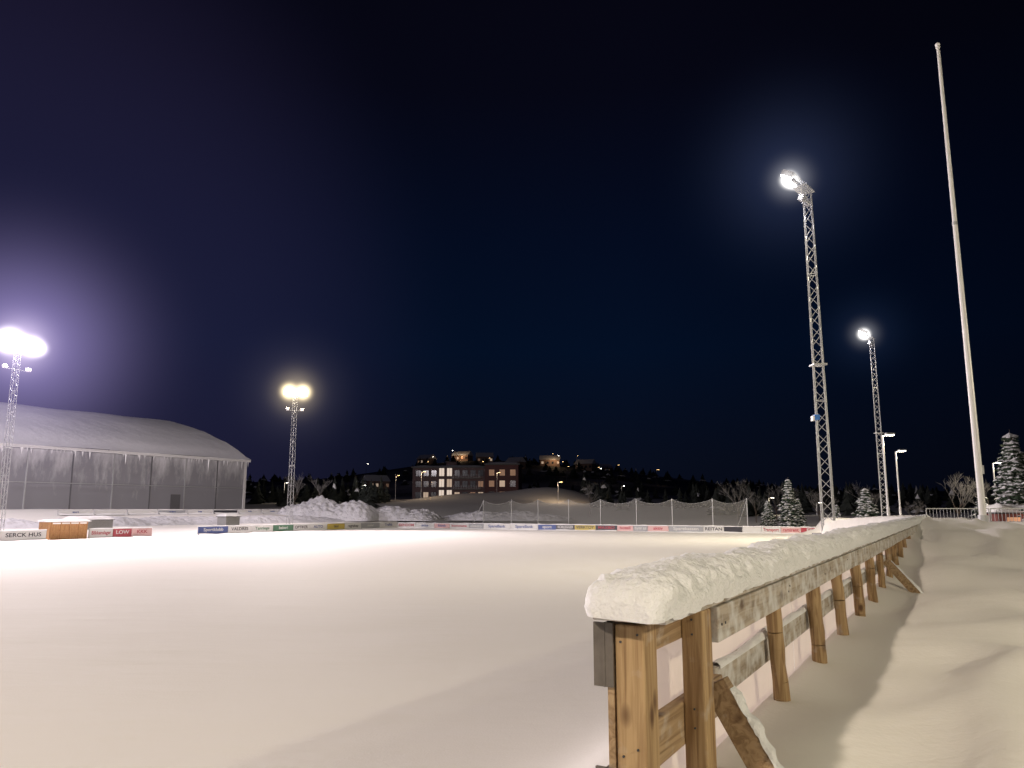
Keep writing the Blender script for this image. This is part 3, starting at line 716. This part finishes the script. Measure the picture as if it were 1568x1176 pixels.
for x, y, h_, rad in ((26.7, 75, 4.9, 1.6), (24.9, 76, 2.8, 1.1), (28.3, 77, 3.0, 1.), (31.8, 70, 3.9, 1.75), (33.0, 72, 2.6, 1.), (37.7, 58, 6.2, 2.1), (38.9, 60, 7.2, 2.3), (38.0, 63, 3.2, 1.2), (30.4, 73, 2.4, .9), (28.8, 43, 2.2, .9), (25.8, 78, 2.4, .9), (33.9, 73, 2.0, .8)):
    z = hz(x, y)-.1; mb = MB(); spruce(mb, (0, 0, 0), h_, rad, rnd, .85); mb.obj('snowy_spruce_tree', None, loc=(x, y, z))
for x, y, h_ in ((24.7, 85, 5.2), (27.5, 88, 4.2), (37.2, 65, 5.6), (34.2, 74, 3.6), (36.0, 70, 3.0), (30.5, 90, 4.6), (34, 95, 5), (-33, 118, 6), (-30, 121, 5.5), (12, 120, 6), (40.5, 66, 4.5), (31.5, 80, 4.4), (38.5, 84, 5)):
    z = hz(x, y)-.1; mb = MB(); baretree(mb, (0, 0, 0), h_, rnd, M_FROST); mb.obj('bare_birch_tree', None, loc=(x, y, z))
# distant woods, one mass
mb = MB(); rnd = random.Random(31)
def low(x, y, h, rad, snowp):
    z = hz(x, y)-.3; mb.cyl((x, y, z), (x, y, z+h), .1, .02, 4, M_BARK, False)
    for l in range(7):
        t = l/7; zz_ = z+h*(.12+.8*t); rr = rad*(1-t)*rnd.uniform(.8, 1.2)+.15; m_ = 8; V = []
        for w_ in range(m_):
            b_ = 6.283*w_/m_+rnd.uniform(-.3, .3); r2 = rr*rnd.uniform(.55, 1.2); V.append((x+math.cos(b_)*r2, y+math.sin(b_)*r2, zz_-rnd.uniform(0, .12)*h))
        V.append((x+rnd.uniform(-.1, .1), y, zz_+h*.17))
        fs_ = [(w_, (w_+1) % m_, m_) for w_ in range(m_)]
        mb.add(V, fs_, M_TSNOW if rnd.random() < snowp else M_NEEDF)
for i in range(150):
    y = rnd.uniform(105, 175); k = rnd.uniform(.09, .72)
    if k < .26 and y < 130: continue
    low(k*y, y, rnd.uniform(3., 5.2), rnd.uniform(1, 1.7), .05)
for i in range(50):
    y = rnd.uniform(122, 200); k = rnd.uniform(-.33, -.16); low(k*y, y, rnd.uniform(3, 6), rnd.uniform(1, 1.7), .06)
for i in range(380):
    y = rnd.uniform(245, 540); k = rnd.uniform(-.45, .6); low(k*y, y, rnd.uniform(3., 6), rnd.uniform(1.8, 3), .05)
mb.obj('distant_forest')

# ------------------------------------------------------------------ barriers and shed on the right
def barrier(x, y, z, yaw, L_=2.2, h=1.0):
    mb = MB(); mb.cyl((0, 0, z), (0, 0, z+h), .02, .02, 6, M_STEEL); mb.cyl((L_, 0, z), (L_, 0, z+h), .02, .02, 6, M_STEEL)
    mb.cyl((0, 0, z+h), (L_, 0, z+h), .02, .02, 6, M_STEEL); mb.cyl((0, 0, z+.15), (L_, 0, z+.15), .018, .018, 6, M_STEEL)
    for i in range(1, 18): mb.cyl((L_*i/18, 0, z+.15), (L_*i/18, 0, z+h), .008, .008, 4, M_STEEL, False)
    for xx in (.3, L_-.3): mb.cyl((xx, -.25, z), (xx, .25, z), .015, .015, 4, M_STEEL)
    mb.obj('crowd_barrier', None, loc=(x, y, 0), rotz=yaw)
barrier(15.3, 28.8, 1.1, R(-5)); barrier(17.55, 28.6, 1.1, R(-12)); barrier(19.8, 28.2, 1.08, R(8))
shed = empty('red_shed', (28.6, 46, 1.0), R(-12)); mb = MB()
M_REDW = wood('red_boards', 2, (.13, .035, .03), (.20, .06, .05))
mb.box((0, 0, -.3), (3.4, 2.2, .8), M_REDW); mb.box((.5, -.03, .2), (1.2, -.003, .6), M_WM); mb.box((-.15, -.25, .803), (3.55, 2.35, .88), M_DARK)
snowslab(mb, -.2, 3.6, -.3, 2.4, .883, .5); mb.obj('body', shed)
light('shed_light', 'POINT', 12, (1, .6, .35), (1.7, -.8, .7), shed, .1)

# ------------------------------------------------------------------ camera
cam = bpy.data.cameras.new('camera'); cam.sensor_width = 36; cam.lens = 27.05; cam.clip_start = .05; cam.clip_end = 6000
co = bpy.data.objects.new('camera', cam); col.objects.link(co); co.location = (0, 0, EYE); co.rotation_euler = (R(99.2), 0, 0)
scene.camera = co
scene.view_settings.view_transform = 'Standard'; scene.view_settings.look = 'None'; scene.view_settings.exposure = 0
